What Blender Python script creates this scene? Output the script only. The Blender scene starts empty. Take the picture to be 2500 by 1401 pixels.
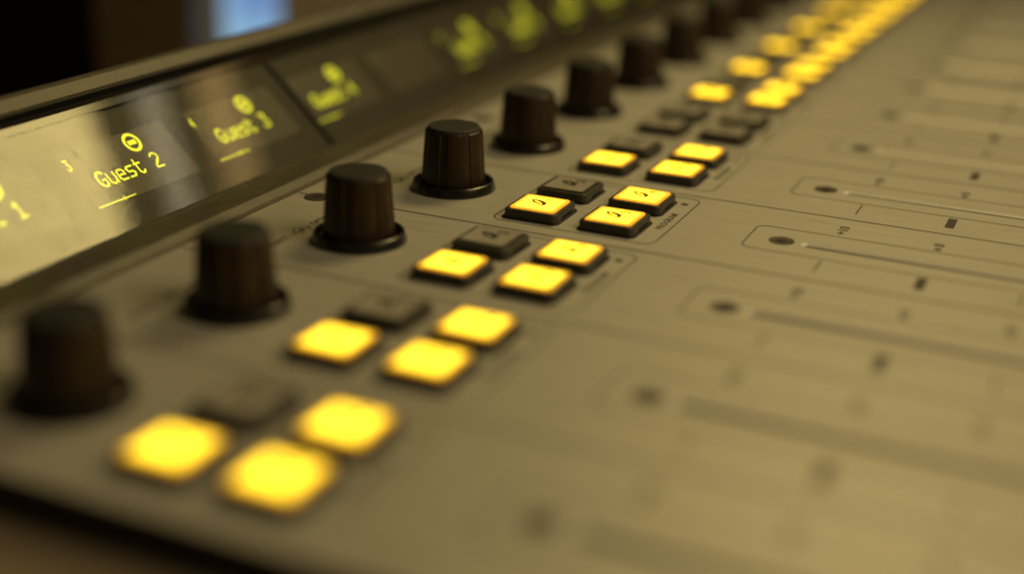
import bpy, bmesh, math, random
from mathutils import Matrix, Vector
random.seed(4)
MM = 0.001
sc = bpy.context.scene
COL = sc.collection

# ------------------------------------------------------------------ camera
cam_d = bpy.data.cameras.new('camera')
cam = bpy.data.objects.new('camera', cam_d); COL.objects.link(cam)
r = Vector((0.9087461, 0.4164880, 0.0268000)); u = Vector((-0.1715158, 0.3141500, 0.9337517)); w = Vector((-0.3804772, 0.8531398, -0.3569168))
M = Matrix((( r.x, u.x, -w.x, 128.478*MM), (r.y, u.y, -w.y, -135.222*MM), (r.z, u.z, -w.z, 85.478*MM), (0, 0, 0, 1)))
cam.matrix_world = M
cam_d.sensor_width = 36.0
cam_d.lens = 3304.19/2500*36.0
cam_d.clip_start = 0.005; cam_d.clip_end = 50
cam_d.dof.use_dof = True
cam_d.dof.focus_distance = 0.2795
cam_d.dof.aperture_fstop = 3.9
sc.camera = cam

# ------------------------------------------------------------------ world and lamps
world = bpy.data.worlds.new('World'); sc.world = world; world.use_nodes = True
world.node_tree.nodes['Background'].inputs[0].default_value = (0.9, 0.62, 0.28, 1)
world.node_tree.nodes['Background'].inputs[1].default_value = 0.012
sc.view_settings.view_transform = 'Standard'; sc.view_settings.look = 'None'
sc.view_settings.exposure = 0; sc.view_settings.gamma = 1

def area(name, loc, target, size, size_y, power, color):
    d = bpy.data.lights.new(name, 'AREA'); d.shape = 'RECTANGLE'; d.size = size; d.size_y = size_y
    d.energy = power; d.color = color
    o = bpy.data.objects.new(name, d); COL.objects.link(o)
    o.location = loc
    o.rotation_euler = (Vector(target) - Vector(loc)).to_track_quat('-Z', 'Y').to_euler()
    return o
# warm ceiling lamp above the operator's side of the desk
area('ceiling_lamp', (0.55, 0.12, 0.48), (0.16, 0.16, 0), 0.36, 0.36, 2.1, (1.0, 0.765, 0.385))
# added lights, not real fixtures: they make the reflections in the display glass
def mirror_light(name, e1, e2, size, size_y, power, color):
    az, el = math.radians(17), math.radians(41)
    n = Vector((math.sin(az)*math.cos(el), math.cos(az)*math.cos(el), math.sin(el)))
    a = Vector((math.cos(az), -math.sin(az), 0)); b = a.cross(n) * -1
    if b.z < 0: b = -b
    x = a*0.926 - b*0.378; y = a*0.378 + b*0.926
    if x.cross(y).dot(n) < 0: y = -y; e2 = -e2
    p = Vector((-0.055, 0.07, 0.008)) + n*0.45 + x*e1 + y*e2
    o = area(name, p, p - n, size, size_y, power, color)
    o.matrix_world = Matrix(((x.x, y.x, n.x, p.x), (x.y, y.y, n.y, p.y), (x.z, y.z, n.z, p.z), (0, 0, 0, 1)))
mirror_light('bright_mirror_light', 0.010, 0.044, 0.150, 0.092, 0.62, (1.0, 0.76, 0.27))  # added for the bright patch of reflection
mirror_light('grey_mirror_light', 0.0, -0.033, 0.120, 0.013, 0.019, (1.0, 0.88, 0.58))  # added for the pale grey reflected band
mirror_light('brown_mirror_light', -0.01, -0.067, 0.120, 0.020, 0.024, (1.0, 0.62, 0.22))  # added for the brown reflected band

# ------------------------------------------------------------------ materials
def mat(name, base=(0.5, 0.5, 0.5), rough=0.5, metal=0.0, spec=0.5, emit=None, estr=0.0):
    m = bpy.data.materials.new(name); m.use_nodes = True
    b = m.node_tree.nodes['Principled BSDF']
    b.inputs['Base Color'].default_value = (*base, 1); b.inputs['Roughness'].default_value = rough
    b.inputs['Metallic'].default_value = metal; b.inputs['Specular IOR Level'].default_value = spec
    if emit:
        b.inputs['Emission Color'].default_value = (*emit, 1); b.inputs['Emission Strength'].default_value = estr
    return m
def N(m, t, **kw):
    n = m.node_tree.nodes.new(t)
    for k, v in kw.items(): setattr(n, k, v)
    return n
def L(m, a, b): m.node_tree.links.new(a, b)
def noise_on(m, scale, stretch, lo, hi, detail=4, bump=0.0, bdist=0.0001, rlo=None, rhi=None):
    """multiply base colour by a stretched noise, optionally bump and roughness"""
    b = m.node_tree.nodes['Principled BSDF']
    tc = N(m, 'ShaderNodeTexCoord'); mp = N(m, 'ShaderNodeMapping'); mp.inputs['Scale'].default_value = stretch
    L(m, tc.outputs['Object'], mp.inputs['Vector'])
    nz = N(m, 'ShaderNodeTexNoise'); nz.inputs['Scale'].default_value = scale; nz.inputs['Detail'].default_value = detail
    L(m, mp.outputs[0], nz.inputs['Vector'])
    mr = N(m, 'ShaderNodeMapRange'); mr.inputs['From Min'].default_value = 0.3; mr.inputs['From Max'].default_value = 0.7
    mr.inputs['To Min'].default_value = lo; mr.inputs['To Max'].default_value = hi
    L(m, nz.outputs['Fac'], mr.inputs['Value'])
    mx = N(m, 'ShaderNodeMix', data_type='RGBA', blend_type='MULTIPLY'); mx.inputs[0].default_value = 1
    mx.inputs[6].default_value = b.inputs['Base Color'].default_value
    L(m, mr.outputs[0], mx.inputs[7]); L(m, mx.outputs[2], b.inputs['Base Color'])
    if rlo is not None:
        m2 = N(m, 'ShaderNodeMapRange'); m2.inputs['From Min'].default_value = 0.3; m2.inputs['From Max'].default_value = 0.7
        m2.inputs['To Min'].default_value = rlo; m2.inputs['To Max'].default_value = rhi
        L(m, nz.outputs['Fac'], m2.inputs['Value']); L(m, m2.outputs[0], b.inputs['Roughness'])
    if bump:
        bp = N(m, 'ShaderNodeBump'); bp.inputs['Strength'].default_value = bump; bp.inputs['Distance'].default_value = bdist
        L(m, nz.outputs['Fac'], bp.inputs['Height']); L(m, bp.outputs[0], b.inputs['Normal'])
    return mx
def specks(m, mx, scale, thr, col):
    """small pale dust specks over the base colour"""
    b = m.node_tree.nodes['Principled BSDF']
    tc = N(m, 'ShaderNodeTexCoord'); nz = N(m, 'ShaderNodeTexNoise'); nz.inputs['Scale'].default_value = scale; nz.inputs['Detail'].default_value = 2
    L(m, tc.outputs['Object'], nz.inputs['Vector'])
    mr = N(m, 'ShaderNodeMapRange'); mr.inputs['From Min'].default_value = thr; mr.inputs['From Max'].default_value = thr+0.06
    L(m, nz.outputs['Fac'], mr.inputs['Value'])
    m2 = N(m, 'ShaderNodeMix', data_type='RGBA'); L(m, mr.outputs[0], m2.inputs[0]); L(m, mx.outputs[2], m2.inputs[6])
    m2.inputs[7].default_value = (*col, 1); L(m, m2.outputs[2], b.inputs['Base Color'])

ALU = mat('brushed_aluminium', (0.47, 0.45, 0.41), 0.48, 0.25, 0.4)
specks(ALU, noise_on(ALU, 60, (1.2, 60, 60), 0.87, 1.09, 6, 0.16, 0.00004, 0.40, 0.58), 1700, 0.745, (0.68, 0.66, 0.60))
PRINT = mat('printed_ink', (0.035, 0.025, 0.018), 0.6)
KNOB = mat('knob_rubber', (0.023, 0.0115, 0.006), 0.42, 0, 0.4); specks(KNOB, noise_on(KNOB, 900, (1, 1, 1), 0.8, 1.2, 3, 0.15, 0.00003), 2600, 0.72, (0.12, 0.10, 0.07))
KTOP = mat('knob_cap_plastic', (0.030, 0.029, 0.028), 0.6, 0, 0.3); noise_on(KTOP, 1500, (1, 1, 1), 0.8, 1.2, 3, 0.2, 0.00003)
SKIRT = mat('skirt_plastic', (0.016, 0.015, 0.014), 0.25); specks(SKIRT, noise_on(SKIRT, 700, (1, 1, 1), 0.85, 1.15), 2200, 0.72, (0.14, 0.12, 0.08))
CAPB = mat('button_housing_plastic', (0.050, 0.045, 0.036), 0.38); specks(CAPB, noise_on(CAPB, 600, (1, 1, 1), 0.8, 1.2), 2400, 0.71, (0.2, 0.17, 0.11))
GAPM = mat('dark_gap', (0.006, 0.005, 0.005), 0.7)
SCREW = mat('black_screw_steel', (0.095, 0.08, 0.06), 0.38, 0.4); noise_on(SCREW, 1800, (1, 1, 1), 0.6, 1.5, 3, 0.3, 0.00006)
BEZEL = mat('bezel_painted_metal', (0.085, 0.074, 0.055), 0.5); specks(BEZEL, noise_on(BEZEL, 220, (1, 1, 1), 0.8, 1.15, 5, 0.12, 0.00005), 1100, 0.68, (0.2, 0.17, 0.11))
CHAS = mat('black_chassis', (0.014, 0.012, 0.011), 0.6); noise_on(CHAS, 150, (1, 1, 1), 0.8, 1.2)
DESK = mat('desk_laminate', (0.25, 0.20, 0.14), 0.55); noise_on(DESK, 14, (1, 8, 8), 0.8, 1.15)
SHELF = mat('dark_shelf_laminate', (0.02, 0.014, 0.009), 0.7); noise_on(SHELF, 9, (1, 1, 1), 0.7, 1.2)
LEDT = mat('display_segment', (0.02, 0.02, 0.0), 0.5, emit=(0.62, 0.60, 0.022), estr=1.7)
LEDD = mat('dim_display_segment', (0.02, 0.02, 0.0), 0.5, emit=(0.62, 0.60, 0.022), estr=0.28)
WIN = mat('display_module', (0.060, 0.055, 0.046), 0.5); noise_on(WIN, 300, (1, 1, 1), 0.9, 1.1)

def lens_lit():
    m = mat('lit_amber_lens', (0.25, 0.17, 0.03), 0.3)
    b = m.node_tree.nodes['Principled BSDF']
    tc = N(m, 'ShaderNodeTexCoord'); sp = N(m, 'ShaderNodeSeparateXYZ'); L(m, tc.outputs['Object'], sp.inputs[0])
    ax = N(m, 'ShaderNodeMath', operation='ABSOLUTE'); ay = N(m, 'ShaderNodeMath', operation='ABSOLUTE')
    L(m, sp.outputs[0], ax.inputs[0]); L(m, sp.outputs[1], ay.inputs[0])
    mxx = N(m, 'ShaderNodeMath', operation='SMOOTH_MAX'); mxx.inputs[2].default_value = 0.0015
    L(m, ax.outputs[0], mxx.inputs[0]); L(m, ay.outputs[0], mxx.inputs[1])
    nz = N(m, 'ShaderNodeTexNoise'); nz.inputs['Scale'].default_value = 900; nz.inputs['Detail'].default_value = 3
    L(m, tc.outputs['Object'], nz.inputs['Vector'])
    ad = N(m, 'ShaderNodeMath', operation='MULTIPLY_ADD'); L(m, nz.outputs['Fac'], ad.inputs[0]); ad.inputs[1].default_value = 0.0005
    L(m, mxx.outputs[0], ad.inputs[2])
    mr = N(m, 'ShaderNodeMapRange'); mr.inputs['From Min'].default_value = 0.0; mr.inputs['From Max'].default_value = 0.0053
    L(m, ad.outputs[0], mr.inputs['Value'])
    cr = N(m, 'ShaderNodeValToRGB'); e = cr.color_ramp.elements
    e[0].position = 0; e[0].color = (3.4, 2.2, 0.09, 1); e[1].position = 1.0; e[1].color = (0.80, 0.22, 0.010, 1)
    for p_, c_ in ((0.55, (3.3, 2.1, 0.09, 1)), (0.80, (3.1, 1.85, 0.08, 1)), (0.82, (2.2, 1.2, 0.055, 1)), (0.85, (0.80, 0.46, 0.03, 1)), (0.885, (1.25, 0.68, 0.038, 1)), (0.955, (1.0, 0.44, 0.02, 1))):
        n_ = e.new(p_); n_.color = c_
    L(m, mr.outputs[0], cr.inputs[0]); L(m, cr.outputs[0], b.inputs['Emission Color']); b.inputs['Emission Strength'].default_value = 1.0
    return m
LIT = lens_lit()
UNLIT = mat('unlit_clear_lens', (0.42, 0.39, 0.33), 0.25); noise_on(UNLIT, 500, (1, 1, 1), 0.9, 1.08)
RIM = mat('unlit_lens_rim', (0.045, 0.038, 0.028), 0.12); noise_on(RIM, 900, (1, 1, 1), 0.4, 1.8)
LEGEND_L = mat('legend_ink_on_lit', (0.05, 0.008, 0.004), 0.5, emit=(0.13, 0.018, 0.003), estr=0.9)
LEGEND_D = mat('legend_ink_on_unlit', (0.012, 0.011, 0.010), 0.5)

def glass():
    m = bpy.data.materials.new('display_glass'); m.use_nodes = True; nt = m.node_tree; nt.nodes.clear()
    out = N(m, 'ShaderNodeOutputMaterial')
    tr = N(m, 'ShaderNodeBsdfTransparent'); tr.inputs[0].default_value = (0.97, 0.97, 0.95, 1)
    gl = N(m, 'ShaderNodeBsdfGlossy'); gl.inputs['Roughness'].default_value = 0.035
    tc = N(m, 'ShaderNodeTexCoord')
    # fine dust and wiped smears: a thin diffuse film with its own pattern
    mp = N(m, 'ShaderNodeMapping'); mp.inputs['Scale'].default_value = (1, 1, 1); L(m, tc.outputs['Object'], mp.inputs[0])
    n1 = N(m, 'ShaderNodeTexNoise'); n1.inputs['Scale'].default_value = 70; n1.inputs['Detail'].default_value = 7; n1.inputs['Roughness'].default_value = 0.65; L(m, mp.outputs[0], n1.inputs['Vector'])
    n2 = N(m, 'ShaderNodeTexNoise'); n2.inputs['Scale'].default_value = 900; n2.inputs['Detail'].default_value = 2; L(m, tc.outputs['Object'], n2.inputs['Vector'])
    df = N(m, 'ShaderNodeBsdfDiffuse'); df.inputs[0].default_value = (0.30, 0.26, 0.20, 1)
    m1 = N(m, 'ShaderNodeMapRange'); m1.inputs['From Min'].default_value = 0.35; m1.inputs['From Max'].default_value = 0.75; m1.inputs['To Min'].default_value = 0.01; m1.inputs['To Max'].default_value = 0.06; L(m, n1.outputs['Fac'], m1.inputs['Value'])
    m2 = N(m, 'ShaderNodeMapRange'); m2.inputs['From Min'].default_value = 0.66; m2.inputs['From Max'].default_value = 0.74; m2.inputs['To Min'].default_value = 0.0; m2.inputs['To Max'].default_value = 0.25; L(m, n2.outputs['Fac'], m2.inputs['Value'])
    ad = N(m, 'ShaderNodeMath', operation='ADD'); L(m, m1.outputs[0], ad.inputs[0]); L(m, m2.outputs[0], ad.inputs[1])
    s1 = N(m, 'ShaderNodeMixShader'); L(m, ad.outputs[0], s1.inputs[0]); L(m, tr.outputs[0], s1.inputs[1]); L(m, df.outputs[0], s1.inputs[2])
    fr = N(m, 'ShaderNodeFresnel'); fr.inputs['IOR'].default_value = 1.45
    # smears dim the mirror image a little
    m3 = N(m, 'ShaderNodeMapRange'); m3.inputs['From Min'].default_value = 0.3; m3.inputs['From Max'].default_value = 0.75; m3.inputs['To Min'].default_value = 1.0; m3.inputs['To Max'].default_value = 0.76; L(m, n1.outputs['Fac'], m3.inputs['Value'])
    n4 = N(m, 'ShaderNodeTexNoise'); n4.inputs['Scale'].default_value = 420; n4.inputs['Detail'].default_value = 3; L(m, tc.outputs['Object'], n4.inputs['Vector'])
    m4 = N(m, 'ShaderNodeMapRange'); m4.inputs['From Min'].default_value = 0.60; m4.inputs['From Max'].default_value = 0.72; m4.inputs['To Min'].default_value = 1.0; m4.inputs['To Max'].default_value = 0.76; L(m, n4.outputs['Fac'], m4.inputs['Value'])
    m5 = N(m, 'ShaderNodeMath', operation='MULTIPLY'); L(m, m3.outputs[0], m5.inputs[0]); L(m, m4.outputs[0], m5.inputs[1])
    mu = N(m, 'ShaderNodeMath', operation='MULTIPLY'); L(m, fr.outputs[0], mu.inputs[0]); L(m, m5.outputs[0], mu.inputs[1])
    # only the outer face mirrors: the ray is not bent inside the pane, so its inner faces would wrongly reflect everything
    ge = N(m, 'ShaderNodeNewGeometry'); iv = N(m, 'ShaderNodeMath', operation='SUBTRACT'); iv.inputs[0].default_value = 1; L(m, ge.outputs['Backfacing'], iv.inputs[1])
    mv = N(m, 'ShaderNodeMath', operation='MULTIPLY'); L(m, mu.outputs[0], mv.inputs[0]); L(m, iv.outputs[0], mv.inputs[1]); mu = mv
    av = N(m, 'ShaderNodeMath', operation='MULTIPLY'); L(m, ad.outputs[0], av.inputs[0]); L(m, iv.outputs[0], av.inputs[1]); L(m, av.outputs[0], s1.inputs[0])
    s2 = N(m, 'ShaderNodeMixShader'); L(m, mu.outputs[0], s2.inputs[0]); L(m, s1.outputs[0], s2.inputs[1]); L(m, gl.outputs[0], s2.inputs[2])
    L(m, s2.outputs[0], out.inputs[0])
    return m
GLASS = glass()

# ------------------------------------------------------------------ helpers
def obj(name, mesh, parent=None, loc=None, material=None):
    if material is not None and not mesh.materials: mesh.materials.append(material)
    o = bpy.data.objects.new(name, mesh); COL.objects.link(o)
    if parent: o.parent = parent
    if loc is not None: o.location = loc
    return o
def mesh_of(name, verts, faces, m=None, smooth=False):
    me = bpy.data.meshes.new(name); me.from_pydata(verts, [], faces); me.update()
    bm = bmesh.new(); bm.from_mesh(me); bmesh.ops.recalc_face_normals(bm, faces=bm.faces); bm.to_mesh(me); bm.free()
    if m: me.materials.append(m)
    if smooth:
        for p in me.polygons: p.use_smooth = True
    return me
def lathe(name, prof, seg, m, smooth=True, rad=None):
    """prof: (radius, z) in mm; rad(theta index) optional radial scale"""
    V = []; F = []
    for i, (pr, pz) in enumerate(prof):
        for k in range(seg):
            a = 2*math.pi*k/seg; rr = pr + (rad(k, i) if rad else 0)
            V.append((rr*math.cos(a)*MM, rr*math.sin(a)*MM, pz*MM))
    for i in range(len(prof)-1):
        for k in range(seg):
            k2 = (k+1) % seg
            F.append((i*seg+k, i*seg+k2, (i+1)*seg+k2, (i+1)*seg+k))
    F.append(tuple(range(seg))[::-1]); F.append(tuple((len(prof)-1)*seg+k for k in range(seg)))
    me = mesh_of(name, V, F, m, smooth)
    if smooth:
        bm = bmesh.new(); bm.from_mesh(me)
        for e_ in bm.edges:
            if len(e_.link_faces) == 2 and e_.calc_face_angle(0) > 0.5: e_.smooth = False
        bm.to_mesh(me); bm.free()
    me.polygons[len(me.polygons)-1].use_smooth = False; me.polygons[len(me.polygons)-2].use_smooth = False
    return me
def rrect(hx, hy, rad, n=5):
    P = []
    for cx, cy, a0 in ((hx-rad, hy-rad, 0), (-hx+rad, hy-rad, 90), (-hx+rad, -hy+rad, 180), (hx-rad, -hy+rad, 270)):
        for i in range(n+1):
            a = math.radians(a0 + 90*i/n); P.append((cx + rad*math.cos(a), cy + rad*math.sin(a)))
    return P
def loft(name, rings, m, cap0=True, cap1=True, smooth=False):
    """rings: list of (points, z) with equal counts, mm"""
    n = len(rings[0][0]); V = []; F = []
    for pts, z in rings: V += [(x*MM, y*MM, z*MM) for x, y in pts]
    for i in range(len(rings)-1):
        for k in range(n):
            k2 = (k+1) % n; F.append((i*n+k, i*n+k2, (i+1)*n+k2, (i+1)*n+k))
    if cap0: F.append(tuple(range(n))[::-1])
    if cap1: F.append(tuple((len(rings)-1)*n+k for k in range(n)))
    return mesh_of(name, V, F, m, smooth)
def flat_polys(name, polys, z, m, xform=None, thick=0.03):
    """thin printed shapes: closed polygons, each with a real (tiny) thickness"""
    V = []; F = []
    for P in polys:
        b = len(V); n = len(P)
        for zz in (z, z+thick):
            V += [(x*MM, y*MM, zz*MM) for x, y in P]
        F.append(tuple(b+n+k for k in range(n))); F.append(tuple(b+k for k in range(n))[::-1])
        for k in range(n): F.append((b+k, b+(k+1) % n, b+n+(k+1) % n, b+n+k))
    return mesh_of(name, V, F, m)
def stroke(path, wd, closed=False):
    """polyline of quads with mitred joints -> list of polygons"""
    n = len(path); L_ = []; R_ = []
    ws = wd if isinstance(wd, (list, tuple)) else [wd]*n
    for i in range(n):
        p = Vector(path[i])
        a = Vector(path[i-1]) if (i > 0 or closed) else None
        b = Vector(path[(i+1) % n]) if (i < n-1 or closed) else None
        d1 = (p-a).normalized() if a is not None else None; d2 = (b-p).normalized() if b is not None else None
        if d1 is None: d1 = d2
        if d2 is None: d2 = d1
        t = (d1+d2)
        t = t.normalized() if t.length > 1e-6 else d1
        nrm = Vector((-t.y, t.x)); k = 1/max(0.5, abs(nrm.dot(Vector((-d1.y, d1.x)))))
        L_.append(p + nrm*ws[i]/2*k); R_.append(p - nrm*ws[i]/2*k)
    out = []
    for i in range(n if closed else n-1):
        j = (i+1) % n
        out.append([tuple(R_[i]), tuple(R_[j]), tuple(L_[j]), tuple(L_[i])])
    return out
def disc(cx, cy, rad, n=20): return [(cx+rad*math.cos(2*math.pi*i/n), cy+rad*math.sin(2*math.pi*i/n)) for i in range(n)]

_txt = {}
def text_mesh(s, size, m, sx=1.0, align='CENTER', space=1.0):
    """built-in font lettering as a mesh; reads along +y (away), its top towards -x"""
    key = (s, size, sx, align, space, m.name)  # built large and scaled down: tiny curves fill badly
    if key in _txt: return _txt[key]
    cu = bpy.data.curves.new('lettering', 'FONT'); cu.body = s; cu.size = size; cu.align_x = align; cu.align_y = 'CENTER'
    cu.extrude = 0.012; cu.offset = 0.03*size; cu.space_character = space; cu.resolution_u = 3
    ob = bpy.data.objects.new('lettering', cu); COL.objects.link(ob)
    dg = bpy.context.evaluated_depsgraph_get(); dg.update()
    me = bpy.data.meshes.new_from_object(ob.evaluated_get(dg))
    bpy.data.objects.remove(ob); bpy.data.curves.remove(cu)
    # local: text x -> world y, text y -> world -x
    me.transform(Matrix(((0, -MM, 0, 0), (sx*MM, 0, 0, 0), (0, 0, MM, 0.013*MM), (0, 0, 0, 1))))
    me.materials.clear(); me.materials.append(m); _txt[key] = me
    return me

# ------------------------------------------------------------------ layout (mm): x across the channel towards the faders, y along the desk, z up
P = 40.0; NCH = 16; UO = -1.7
U0 = -22.3; U1 = (NCH-0.5)*P + UO
XL, XR = -26.3, 205.0

# desk and the darker shelf behind it
def box(name, x0, x1, y0, y1, z0, z1, m, bev=0.0):
    V = [(x*MM, y*MM, z*MM) for z in (z0, z1) for x, y in ((x0, y0), (x1, y0), (x1, y1), (x0, y1))]
    F = [(0, 3, 2, 1), (4, 5, 6, 7), (0, 1, 5, 4), (1, 2, 6, 5), (2, 3, 7, 6), (3, 0, 4, 7)]
    me = mesh_of(name, V, F, m)
    if bev:
        bm = bmesh.new(); bm.from_mesh(me); bmesh.ops.bevel(bm, geom=list(bm.edges), offset=bev*MM, segments=3, affect='EDGES', profile=0.5); bm.to_mesh(me); bm.free()
    return me
desk = obj('desk', box('desk', -95, 600, -500, 1400, -36, -6.6, DESK, 1.5))
desk['label'] = 'brown laminate desk top under the front end of the mixing console'; desk['category'] = 'desk'
shelf = obj('floor', box('floor', -3000, 1500, -1000, 4000, -420, -400, SHELF)); shelf['kind'] = 'structure'

# ------------------------------------------------------------------ the console
con = bpy.data.objects.new('mixing_console', None); COL.objects.link(con); con.empty_display_size = 0.02
con['label'] = 'brushed aluminium broadcast mixing console with amber buttons, black knobs and a tilted display strip'
con['category'] = 'mixing console'

# profile helper: sweep an x-z section along y
def sweep(name, sec, y0, y1, m, closed=True):
    n = len(sec); V = [(x*MM, y0*MM, z*MM) for x, z in sec] + [(x*MM, y1*MM, z*MM) for x, z in sec]
    F = [(k, (k+1) % n, n+(k+1) % n, n+k) for k in range(n)] + [tuple(range(n))[::-1], tuple(n+k for k in range(n))]
    return mesh_of(name, V, F, m)
TILT = 0.753
SD = Vector((-math.cos(TILT), math.sin(TILT))); ND = Vector((math.sin(TILT), math.cos(TILT)))
D0 = Vector((-43.30, -2.85))
def dpt(s, off=0.0): q = D0 + SD*s + ND*off; return (q.x, q.y)

# chassis: tray under the panel and the wedge under the displays
sec = [(-26.2, -0.7), (-26.2, -4.6), (XR-1, -4.6), (XR-1, -0.7), (XR, -0.7), (XR, -6.4), (-80.0, -6.4), dpt(36.0, -3.0), dpt(0.5, -3.0), (-40, -4.6), (-33, -4.6), (-33, -0.7)]
chassis = obj('chassis', sweep('chassis', sec, U0+0.3, U1-0.3, CHAS), con)
endp = obj('end_plate', sweep('end_plate', [(-26.2, -0.7), (-26.2, -6.4), (XR, -6.4), (XR, -0.7)], U0, U0+0.9, CHAS), con)

# aluminium top panel with real fader slots
SX0, SX1, SHW = 77.5, 182.0, 1.4     # slot ends and half width
def panel_mesh():
    cu = bpy.data.curves.new('panel', 'CURVE'); cu.dimensions = '2D'; cu.fill_mode = 'BOTH'; cu.extrude = 0.3
    def poly(pts):
        s = cu.splines.new('POLY'); s.points.add(len(pts)-1); s.use_cyclic_u = True
        for p_, (x, y) in zip(s.points, pts): p_.co = (x, y, 0, 1)
    poly([(XL, U0), (XR, U0), (XR, U1), (XL, U1)])
    for k in range(NCH):
        yc = k*P - 2.15; pts = []
        for i in range(9): a = math.radians(90 + 180*i/8); pts.append((SX0+SHW + SHW*math.cos(a), yc + SHW*math.sin(a)))
        for i in range(9): a = math.radians(-90 + 180*i/8); pts.append((SX1-SHW + SHW*math.cos(a), yc + SHW*math.sin(a)))
        poly(pts)
    ob = bpy.data.objects.new('panel', cu); COL.objects.link(ob)
    dg = bpy.context.evaluated_depsgraph_get(); dg.update()
    me = bpy.data.meshes.new_from_object(ob.evaluated_get(dg)); bpy.data.objects.remove(ob); bpy.data.curves.remove(cu)
    me.transform(Matrix.Scale(MM, 4)); me.materials.clear(); me.materials.append(ALU)
    return me
panel = obj('control_panel', panel_mesh(), con, (0, 0, -0.3*MM))
PZ = 0.3   # panel children: local z of its top face

# lower bezel between panel and displays, upper lip over the displays
lb = [(-26.4, -3.5), (-26.4, 0.05), (-26.9, 0.75), (-28.6, 1.75), (-29.3, 1.82), (-38.1, 0.32), (-38.7, 0.42), (-39.3, 0.3), (-39.6, -0.1), (-41.2, -1.7), (-43.0, -3.5)]
obj('lower_bezel', sweep('lower_bezel', lb, U0, U1, BEZEL), con)
ub = [dpt(31.9, -2.5), dpt(31.9, 2.3), dpt(32.2, 2.7), dpt(35.0, 2.65), dpt(35.9, 2.3), dpt(36.7, 1.5), dpt(37.3, 0.2), dpt(37.6, -2.5)]
obj('upper_bezel', sweep('upper_bezel', ub, U0, U1, BEZEL), con)

# display bed (black), a display per channel, glass panes of four channels
def dmesh(name, pieces, m):
    """pieces: list of (polygon [(s,u)...], off0, off1) in display coordinates"""
    V = []; F = []
    for poly, o0, o1 in pieces:
        b = len(V); n = len(poly)
        for o_ in (o0, o1):
            for s, uu in poly:
                x, z = dpt(s, o_); V.append((x*MM, uu*MM, z*MM))
        F.append(tuple(b+n+k for k in range(n))); F.append(tuple(b+k for k in range(n))[::-1])
        for k in range(n): F.append((b+k, b+(k+1) % n, b+n+(k+1) % n, b+n+k))
    return mesh_of(name, V, F, m)
BED = mat('display_bed', (0.014, 0.012, 0.010), 0.6); noise_on(BED, 200, (1, 1, 1), 0.85, 1.15)
obj('display_bed', dmesh('display_bed', [([(0.4, U0+1), (31.8, U0+1), (31.8, U1-1), (0.4, U1-1)], -2.6, -0.9)], BED), con)

def raster(paths, px, pen=2):
    """square-pen pixels stamped along polylines on a pixel grid -> set of cells"""
    cells = set()
    for path in paths:
        for (x0, y0), (x1, y1) in zip(path[:-1], path[1:]):
            n = int(max(abs(x1-x0), abs(y1-y0))*2)+1
            for i in range(n+1):
                x = x0+(x1-x0)*i/n; y = y0+(y1-y0)*i/n
                for a in range(pen):
                    for b in range(pen): cells.add((int(round(x))+a, int(round(y))+b))
    return cells
GL = {
 'G': [[(8, 12), (7, 14), (3, 14), (0, 10), (0, 4), (3, 0), (7, 0), (8, 2), (8, 6), (5, 6)]],
 'u': [[(0, 10), (0, 2), (2, 0), (5, 0), (8, 3)], [(8, 10), (8, 0)]],
 'e': [[(0, 5), (8, 5), (8, 8), (6, 10), (2, 10), (0, 8), (0, 2), (2, 0), (8, 0)]],
 's': [[(8, 10), (2, 10), (0, 8), (2, 5), (6, 5), (8, 3), (6, 0), (0, 0)]],
 't': [[(2, 14), (2, 2), (4, 0), (6, 0), (8, 2)], [(0, 10), (7, 10)]],
 '1': [[(1, 11), (4, 14), (4, 0)], [(1, 0), (8, 0)]],
 '2': [[(0, 12), (2, 14), (6, 14), (8, 12), (8, 9), (0, 2), (0, 0), (8, 0)]],
 '3': [[(0, 14), (8, 14), (4, 8), (6, 8), (8, 6), (8, 2), (6, 0), (2, 0), (0, 2)]],
 '4': [[(6, 0), (6, 14), (0, 5), (8, 5)]],
 '5': [[(8, 14), (0, 14), (0, 8), (6, 8), (8, 6), (8, 2), (6, 0), (0, 0)]],
 '6': [[(7, 14), (3, 14), (0, 9), (0, 2), (2, 0), (6, 0), (8, 2), (8, 5), (6, 7), (1, 7)]],
 '7': [[(0, 14), (8, 14), (3, 4), (3, 0)]],
 '8': [[(2, 7), (0, 9), (0, 12), (2, 14), (6, 14), (8, 12), (8, 9), (6, 7), (2, 7), (0, 5), (0, 2), (2, 0), (6, 0), (8, 2), (8, 5), (6, 7)]],
 '9': [[(1, 0), (5, 0), (8, 5), (8, 12), (6, 14), (2, 14), (0, 12), (0, 9), (2, 7), (7, 7)]],
 '0': [[(2, 0), (0, 3), (0, 11), (2, 14), (6, 14), (8, 11), (8, 3), (6, 0), (2, 0)]],
}
def pixel_text(s, s0, u0, pxu, pxs, pitch):
    pieces = []
    for i, ch in enumerate(s):
        if ch == ' ': continue
        for cx, cy in raster(GL[ch], 1):
            a = u0 + i*pitch + cx*pxu; b = s0 + cy*pxs
            pieces.append(([(b, a), (b+pxs, a), (b+pxs, a+pxu), (b, a+pxu)], -0.83, -0.80))
    return pieces
def icon_pieces(sc_, uc_, px=0.13):
    cells = []
    for i in range(-21, 22):
        for j in range(-21, 22):
            d = math.hypot(i, j)
            if 12.4 <= d <= 18.6 or (abs(i) <= 9 and abs(j) <= 4): cells.append((i, j))
    return [([(sc_+(j-.5)*px, uc_+(i-.5)*px), (sc_+(j+.5)*px, uc_+(i-.5)*px), (sc_+(j+.5)*px, uc_+(i+.5)*px), (sc_+(j-.5)*px, uc_+(i+.5)*px)], -0.83, -0.80) for i, j in cells]
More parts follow.
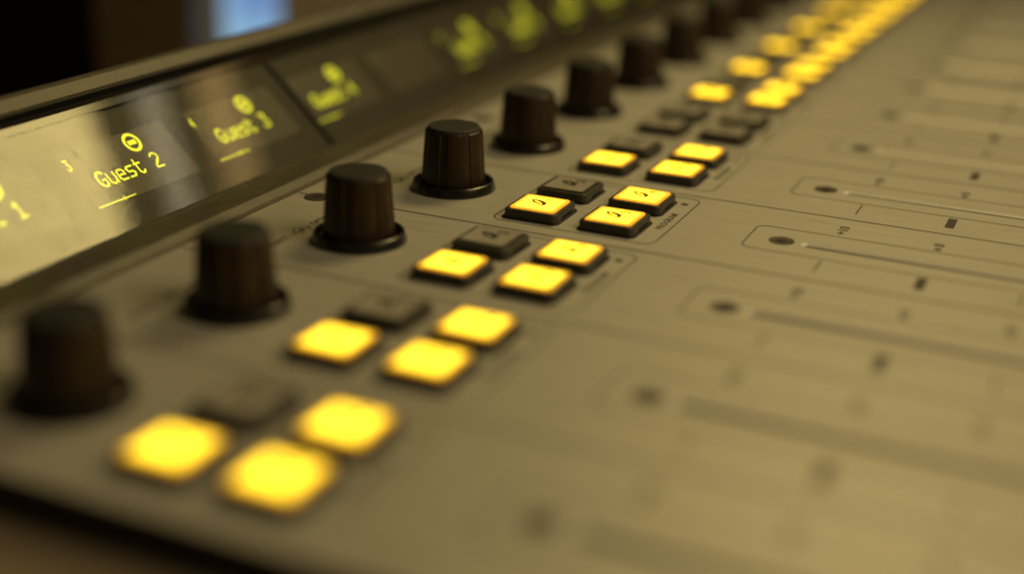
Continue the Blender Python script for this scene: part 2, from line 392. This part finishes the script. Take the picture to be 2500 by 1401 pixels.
for k in range(NCH):
    uc = k*P
    dsp = obj('channel_display', dmesh('channel_display', [([(8.1, uc-16.3), (22.3, uc-16.3), (22.3, uc+16.2), (8.1, uc+16.2)], -1.0, -0.85)], WIN), con)
    if k != 5:
        nm = 'Guest %d' % (k if k < 5 else k-1)
        if k == 0: nm = 'Guest 0'
        if k == 0 or k > 9: nm = None
        if nm: obj('guest_name', dmesh('guest_name', pixel_text(nm, 12.05, uc-11.45, 0.235, 0.245, 2.86), LEDT), dsp)
        obj('status_icon', dmesh('status_icon', icon_pieces(19.55, uc+4.4), LEDT), dsp)
        obj('level_line', dmesh('level_line', [([(8.35, uc-16.15), (8.62, uc-16.15), (8.62, uc-5.0), (8.35, uc-5.0)], -0.83, -0.80), ([(7.95, uc-8.6), (9.15, uc-8.6), (9.15, uc-8.35), (7.95, uc-8.35)], -0.835, -0.795)], LEDT), dsp)
    obj('channel_number', dmesh('channel_number', pixel_text(str(k+1), 17.9, uc-16.1, 0.12, 0.165, 1.5), LEDT if k != 5 else LEDD), dsp)
for a, b in ((U0+0.8, 142.5), (143.8, 302.5), (303.8, 462.5), (463.8, U1-0.8)):
    g = obj('display_glass', dmesh('display_glass', [([(1.5, a), (28.5, a), (28.5, b), (1.5, b)], -0.7, 0.0)], GLASS), con)

FRAME = mat('display_frame_plastic', (0.022, 0.018, 0.013), 0.10, 0, 0.32); noise_on(FRAME, 160, (1, 1, 1), 0.85, 1.1)
obj('display_frame', dmesh('display_frame', [([(28.6, U0+0.8), (31.1, U0+0.8), (31.1, U1-0.8), (28.6, U1-0.8)], -0.8, -0.05)], FRAME), con)
obj('lip_shade_strip', dmesh('lip_shade_strip', [([(31.15, U0+0.8), (31.88, U0+0.8), (31.88, U1-0.8), (31.15, U1-0.8)], -0.9, -0.1), ([(31.6, U0+0.8), (31.88, U0+0.8), (31.88, U1-0.8), (31.6, U1-0.8)], -0.09, 2.25)], GAPM), con)  # added black strips, standing in for the shade below the upper lip
for uu in (143.15, 303.15, 463.15):
    obj('glass_seam', dmesh('glass_seam', [([(1.5, uu-0.62), (28.5, uu-0.62), (28.5, uu+0.62), (1.5, uu+0.62)], -0.9, 0.04)], GAPM), con)
# ------------------------------------------------------------------ repeated parts of a channel
# rotary knob: fluted body, separate cap disc, glossy skirt
SEG = 144
def flute(k, i):
    if i in (0, 5, 6): return 0.0
    a = (k*360/SEG + 11) % 45
    return -0.24 if a < 14 else (0.0)
body_prof = [(7.05, 0.55), (7.05, 0.7), (6.95, 2.2), (6.22, 12.7), (6.12, 12.95), (5.95, 13.1), (5.75, 13.15)]
knob_me = lathe('knob', body_prof, SEG, KNOB, True, flute)
cap_me = lathe('knob_cap', [(5.72, 13.1), (5.70, 13.35), (5.62, 13.6), (5.45, 13.78), (5.15, 13.86)], 72, KTOP)
skirt_me = lathe('knob_skirt', [(9.25, 0.0), (9.22, 0.45), (9.02, 1.0), (8.88, 1.55), (8.72, 1.86), (8.5, 1.98), (8.28, 1.9), (8.1, 1.6), (7.95, 1.1), (7.75, 0.6), (6.9, 0.5)], 96, SKIRT)
# push button
def arc_cap(h, rad): return rrect(h, h, rad)
house_me = loft('button', [(rrect(5.85, 5.85, 1.25), 0.02), (rrect(5.82, 5.82, 1.25), 1.62), (rrect(5.76, 5.76, 1.2), 1.80), (rrect(5.60, 5.60, 1.1), 1.94), (rrect(5.4, 5.4, 1.0), 1.99), (rrect(4.98, 4.98, 0.75), 2.02), (rrect(4.94, 4.94, 0.75), 1.80)], CAPB, smooth=False)
collar_me = loft('button_collar', [(rrect(6.3, 6.3, 1.6), 0.0), (rrect(6.3, 6.3, 1.6), 0.16), (rrect(6.15, 6.15, 1.5), 0.26), (rrect(5.8, 5.8, 1.3), 0.26)], GAPM)
# notch on the operator's side of the housing
notch_me = mesh_of('button_notch', [(x*MM, y*MM, z*MM) for x in (5.5, 5.90) for y, z in ((-2.2, 0.25), (3.0, 0.25), (3.0, 0.95), (-1.8, 0.95))], [(0, 1, 2, 3), (7, 6, 5, 4), (0, 4, 5, 1), (1, 5, 6, 2), (2, 6, 7, 3), (3, 7, 4, 0)], GAPM)
lens_rings = [(rrect(4.90, 4.90, 0.7), 1.82), (rrect(4.90, 4.90, 0.7), 2.14), (rrect(4.72, 4.72, 0.6), 2.30), (rrect(4.28, 4.28, 0.4), 2.32), (rrect(4.22, 4.22, 0.4), 2.24)]
lens_lit_me = loft('button_lens', lens_rings, LIT)
lens_off_me = loft('button_lens', lens_rings[2:], UNLIT, cap0=False)
rim_off_me = loft('lens_rim', lens_rings[:4], RIM, cap1=False)
# script letter printed on each button, with its number
def legend_polys():
    pl = []
    pl += stroke([(1.65, 2.3), (0.75, 1.95), (0.15, 1.15), (-0.55, 0.1), (-1.0, -0.75), (-0.75, -1.1)], [0.46, 0.54, 0.52, 0.50, 0.50, 0.56])
    pl += stroke([(1.65, 2.35), (1.55, 1.4), (1.3, 0.5), (0.75, -0.35), (-0.1, -0.9), (-0.85, -1.1)], [0.42, 0.70, 0.95, 1.0, 0.88, 0.55])
    pl += stroke([(1.1, 0.1), (1.0, -0.8), (1.15, -1.5)], [0.55, 0.42, 0.38])
    pl += stroke([(-0.45, 1.35), (0.35, 0.95)], 0.34)
    return [[(-y, x) for x, y in p] for p in pl]     # reading +y, up -x
def legend_mesh(num, m):
    a = flat_polys('button_legend', legend_polys(), 2.25, m)
    t = text_mesh(str(num), 2.9, m, 0.95)
    bm = bmesh.new(); bm.from_mesh(a)
    t2 = t.copy(); t2.transform(Matrix.Translation((1.3*MM, 2.9*MM, 2.27*MM))); bm.from_mesh(t2)
    bm.to_mesh(a); bm.free(); return a
leg_lit = {i: legend_mesh(i, LEGEND_L) for i in (1, 2, 3, 4)}
leg_off = {i: legend_mesh(i, LEGEND_D) for i in (1, 2, 3, 4)}
# milled edge of a fader slot: bare metal, extra pale to stand for light on its wall
def stadium(h, n=8):
    pts = []
    for i in range(n+1): a = math.radians(90 + 180*i/n); pts.append((SX0+SHW + h*math.cos(a), h*math.sin(a)))
    for i in range(n+1): a = math.radians(-90 + 180*i/n); pts.append((SX1-SHW + h*math.cos(a), h*math.sin(a)))
    return pts
BARE = mat('lightened_milled_metal', (0.86, 0.84, 0.78), 0.4, 0.1); noise_on(BARE, 900, (1, 1, 0.1), 0.92, 1.06)
slot_me = loft('fader_slot', [(stadium(SHW+0.04), 0.012), (stadium(SHW-0.55), -0.44), (stadium(SHW-0.57), -0.48), (stadium(SHW-0.2), -0.62)], BARE, cap0=False, cap1=False)
# screws
fs_me = lathe('fader_screw', [(2.55, 0.0), (2.52, 0.08), (2.3, 0.05), (1.8, 0.02), (1.2, 0.015)], 40, SCREW)
hexs_me = flat_polys('hex_socket', [disc(0, 0, 1.15, 6)], 0.0, GAPM, thick=0.03)
ps_me = lathe('panel_screw', [(2.9, 0.0), (2.85, 0.12), (2.6, 0.16), (1.4, 0.13)], 40, SCREW)

# prints of one channel (in channel coordinates, y relative to k*P)
def frame_poly(x0, x1, y0, y1, rad, wd, open_right=False):
    cx = (x0+x1)/2; cy = (y0+y1)/2
    pts = [(cx+x, cy+y) for x, y in rrect((x1-x0)/2, (y1-y0)/2, rad, 6)]
    return stroke(pts, wd, True)
bframe_me = flat_polys('button_frame', frame_poly(17.1, 51.8, -17.4, 15.9, 2.6, 0.26), 0.012, PRINT)
fframe_me = flat_polys('fader_frame', frame_poly(67.0, 192, -9.1, 5.85, 2.2, 0.26), 0.012, PRINT)
div_me = flat_polys('divider_line', [[(XL+0.4, -0.22), (XR-0.4, -0.22), (XR-0.4, 0.22), (XL+0.4, 0.22)]], 0.012, PRINT)
TX = (83.2, 102.2, 119.6, 136.5, 150.5, 163.0)
LAB = ('+10', '0', '-10', '-20', '-30', '-40')
tick_me = flat_polys('tick_mark', [[(-0.16, -17.2), (0.16, -17.2), (0.16, -10.2), (-0.16, -10.2)]], 0.012, PRINT)
zero_me = flat_polys('zero_mark', [[(-0.92, -17.1), (0.92, -17.1), (0.92, -10.4), (-0.92, -10.4)]], 0.012, PRINT)
dot_me = flat_polys('zero_dot', [disc(0, 0, 0.72)], 0.012, PRINT)
led_me = flat_polys('status_dot', [disc(0, 0, 0.8)], 0.012, PRINT)
icon_me = flat_polys('encoder_symbol', stroke([(1.75*math.cos(a), 1.75*math.sin(a)) for a in [math.radians(x) for x in range(35, 326, 24)]], 0.28) + [disc(0, 0, 0.72)] + [[(-0.14, 1.9), (0.14, 1.9), (0.14, 3.0), (-0.14, 3.0)], [(-0.14, -3.6), (0.14, -3.6), (0.14, -2.0), (-0.14, -2.0)]], 0.012, PRINT)
prog_me = text_mesh('PROGRAM', 2.05, PRINT, 1.0, 'LEFT', 1.24)
opt_me = text_mesh('OPTION', 2.0, PRINT, 1.0, 'LEFT', 1.1)
sel_me = text_mesh('SELECT', 2.0, PRINT, 1.0, 'RIGHT', 1.1)
BX = (24.9, 41.3); BY = (-9.7, 6.5)

for k in range(NCH):
    y0 = k*P
    kb = obj('knob', knob_me, con, (0.7*MM, (y0+UO)*MM, 0)); kb.rotation_euler.z = math.radians(11 if k == 3 else random.uniform(0, 45))
    obj('knob_skirt', skirt_me, kb); obj('knob_cap', cap_me, kb)
    for i, (ix, iy) in enumerate(((0, 0), (0, 1), (1, 0), (1, 1))):
        lit = (k != 5) and i != 1
        # every button sits a hair differently
        bt = obj('button', house_me, con, ((BX[ix]+random.uniform(-.06, .06))*MM, (y0+BY[iy]+random.uniform(-.06, .06))*MM, random.uniform(-0.05, 0.05)*MM))
        bt.rotation_euler = (random.uniform(-.006, .006), random.uniform(-.006, .006), random.uniform(-.008, .008))
        bt['label'] = 'lit amber button' if lit else 'unlit dark button'
        obj('button_collar', collar_me, bt); obj('button_notch', notch_me, bt)
        if lit: obj('button_lens', lens_lit_me, bt)
        else:
            obj('button_lens', lens_off_me, bt); obj('lens_rim', rim_off_me, bt)
        obj('button_legend', (leg_lit if lit else leg_off)[i+1], bt)
    obj('fader_slot', slot_me, con, (0, (y0-2.15)*MM, 0))
    fs = obj('fader_screw', fs_me, con, (73.6*MM, (y0-2.15)*MM, 0)); obj('hex_socket', hexs_me, fs, (0, 0, 0.01*MM)).rotation_euler.z = random.uniform(0, 1)
    if k % 2 == 0:
        psw = obj('panel_screw', ps_me, con, (-20.9*MM, (y0+17.6)*MM, 0)); obj('hex_socket', hexs_me, psw, (0, 0, 0.115*MM)).rotation_euler.z = random.uniform(0, 1)
    def pr(name, me, x, y): return obj(name, me, panel, (x*MM, (y0+y)*MM, PZ*MM))
    pr('button_frame', bframe_me, 0, 0); pr('fader_frame', fframe_me, 0, 0)
    if k < NCH-1: pr('divider_line', div_me, 0, P/2+UO)
    pr('status_dot', led_me, 49.25, 11.35)
    pr('button_caption', prog_me, 49.7, -7.1)
    pr('encoder_symbol', icon_me, -12.0, -2.2); pr('encoder_caption', opt_me, -12.2, 1.7); pr('encoder_caption', sel_me, -12.0, -7.0)
    for x, lab in zip(TX, LAB):
        if lab == '0': pr('zero_mark', zero_me, x, 0); pr('zero_dot', dot_me, x, 7.75)
        else: pr('tick_mark', tick_me, x, 0)
        pr('scale_number', text_mesh(lab, 2.8, PRINT, 1.3, 'LEFT'), x, 9.6 if lab == '0' else 7.4)

# ------------------------------------------------------------------ things behind the console
def front_box(name, loc, rz, wx, hz, dp, m, bev):
    """box whose front face (local -y) looks to the desk; origin at the bottom centre of its front"""
    me = box(name, -wx/2, wx/2, 0, dp, 0, hz, m, bev); o = obj(name, me); o.location = [c*MM for c in loc]; o.rotation_euler = (0, 0, rz); return o
CREAM = mat('beige_housing', (0.33, 0.27, 0.17), 0.5); noise_on(CREAM, 40, (1, 1, 1), 0.92, 1.06)
def lcd_mat():
    m = mat('blue_screen', (0.02, 0.02, 0.02), 0.3); b = m.node_tree.nodes['Principled BSDF']
    tc = N(m, 'ShaderNodeTexCoord'); mp = N(m, 'ShaderNodeMapping'); L(m, tc.outputs['Object'], mp.inputs[0])
    nz = N(m, 'ShaderNodeTexNoise'); nz.inputs['Scale'].default_value = 22; nz.inputs['Detail'].default_value = 1; L(m, mp.outputs[0], nz.inputs['Vector'])
    cr = N(m, 'ShaderNodeValToRGB'); e = cr.color_ramp.elements
    e[0].position = 0.35; e[0].color = (0.115, 0.205, 0.40, 1); e[1].position = 0.62; e[1].color = (0.25, 0.44, 0.57, 1)
    L(m, nz.outputs['Fac'], cr.inputs[0]); L(m, cr.outputs[0], b.inputs['Emission Color']); b.inputs['Emission Strength'].default_value = 1.25
    return m
LCD = lcd_mat()
def ray(px, py, dist):
    d = (w + r*((px-1250)/3304.19) - u*((py-700.5)/3304.19)).normalized(); return Vector((128.478, -135.222, 85.478)) + d*dist
YAW = math.radians(33)
c0 = ray(480, 60, 700); ax_ = Vector((math.cos(YAW), math.sin(YAW), 0))
base = -400
unit = front_box('screen_unit', (c0.x + ax_.x*88, c0.y + ax_.y*88, base), YAW, 176, 470, 40, CREAM, 3)
unit['label'] = 'beige unit with a glowing blue screen behind the console'; unit['category'] = 'screen'
scr = obj('screen', box('screen', -75, -47, -0.6, 1, 318, 440, LCD, 0.2), unit)
CAB = mat('dark_brown_cabinet', (0.075, 0.048, 0.020), 0.6); noise_on(CAB, 12, (1, 1, 6), 0.8, 1.2)
q = ray(348, 40, 600)
cab = front_box('cabinet', (q.x, q.y, base), YAW, 41, 470, 80, CAB, 2)
cab['label'] = 'dark brown cabinet standing left of the beige unit, far out of focus'; cab['category'] = 'cabinet'
wall = obj('wall', box('wall', -2400, 1500, 2600, 2680, -400, 1600, SHELF)); wall['kind'] = 'structure'
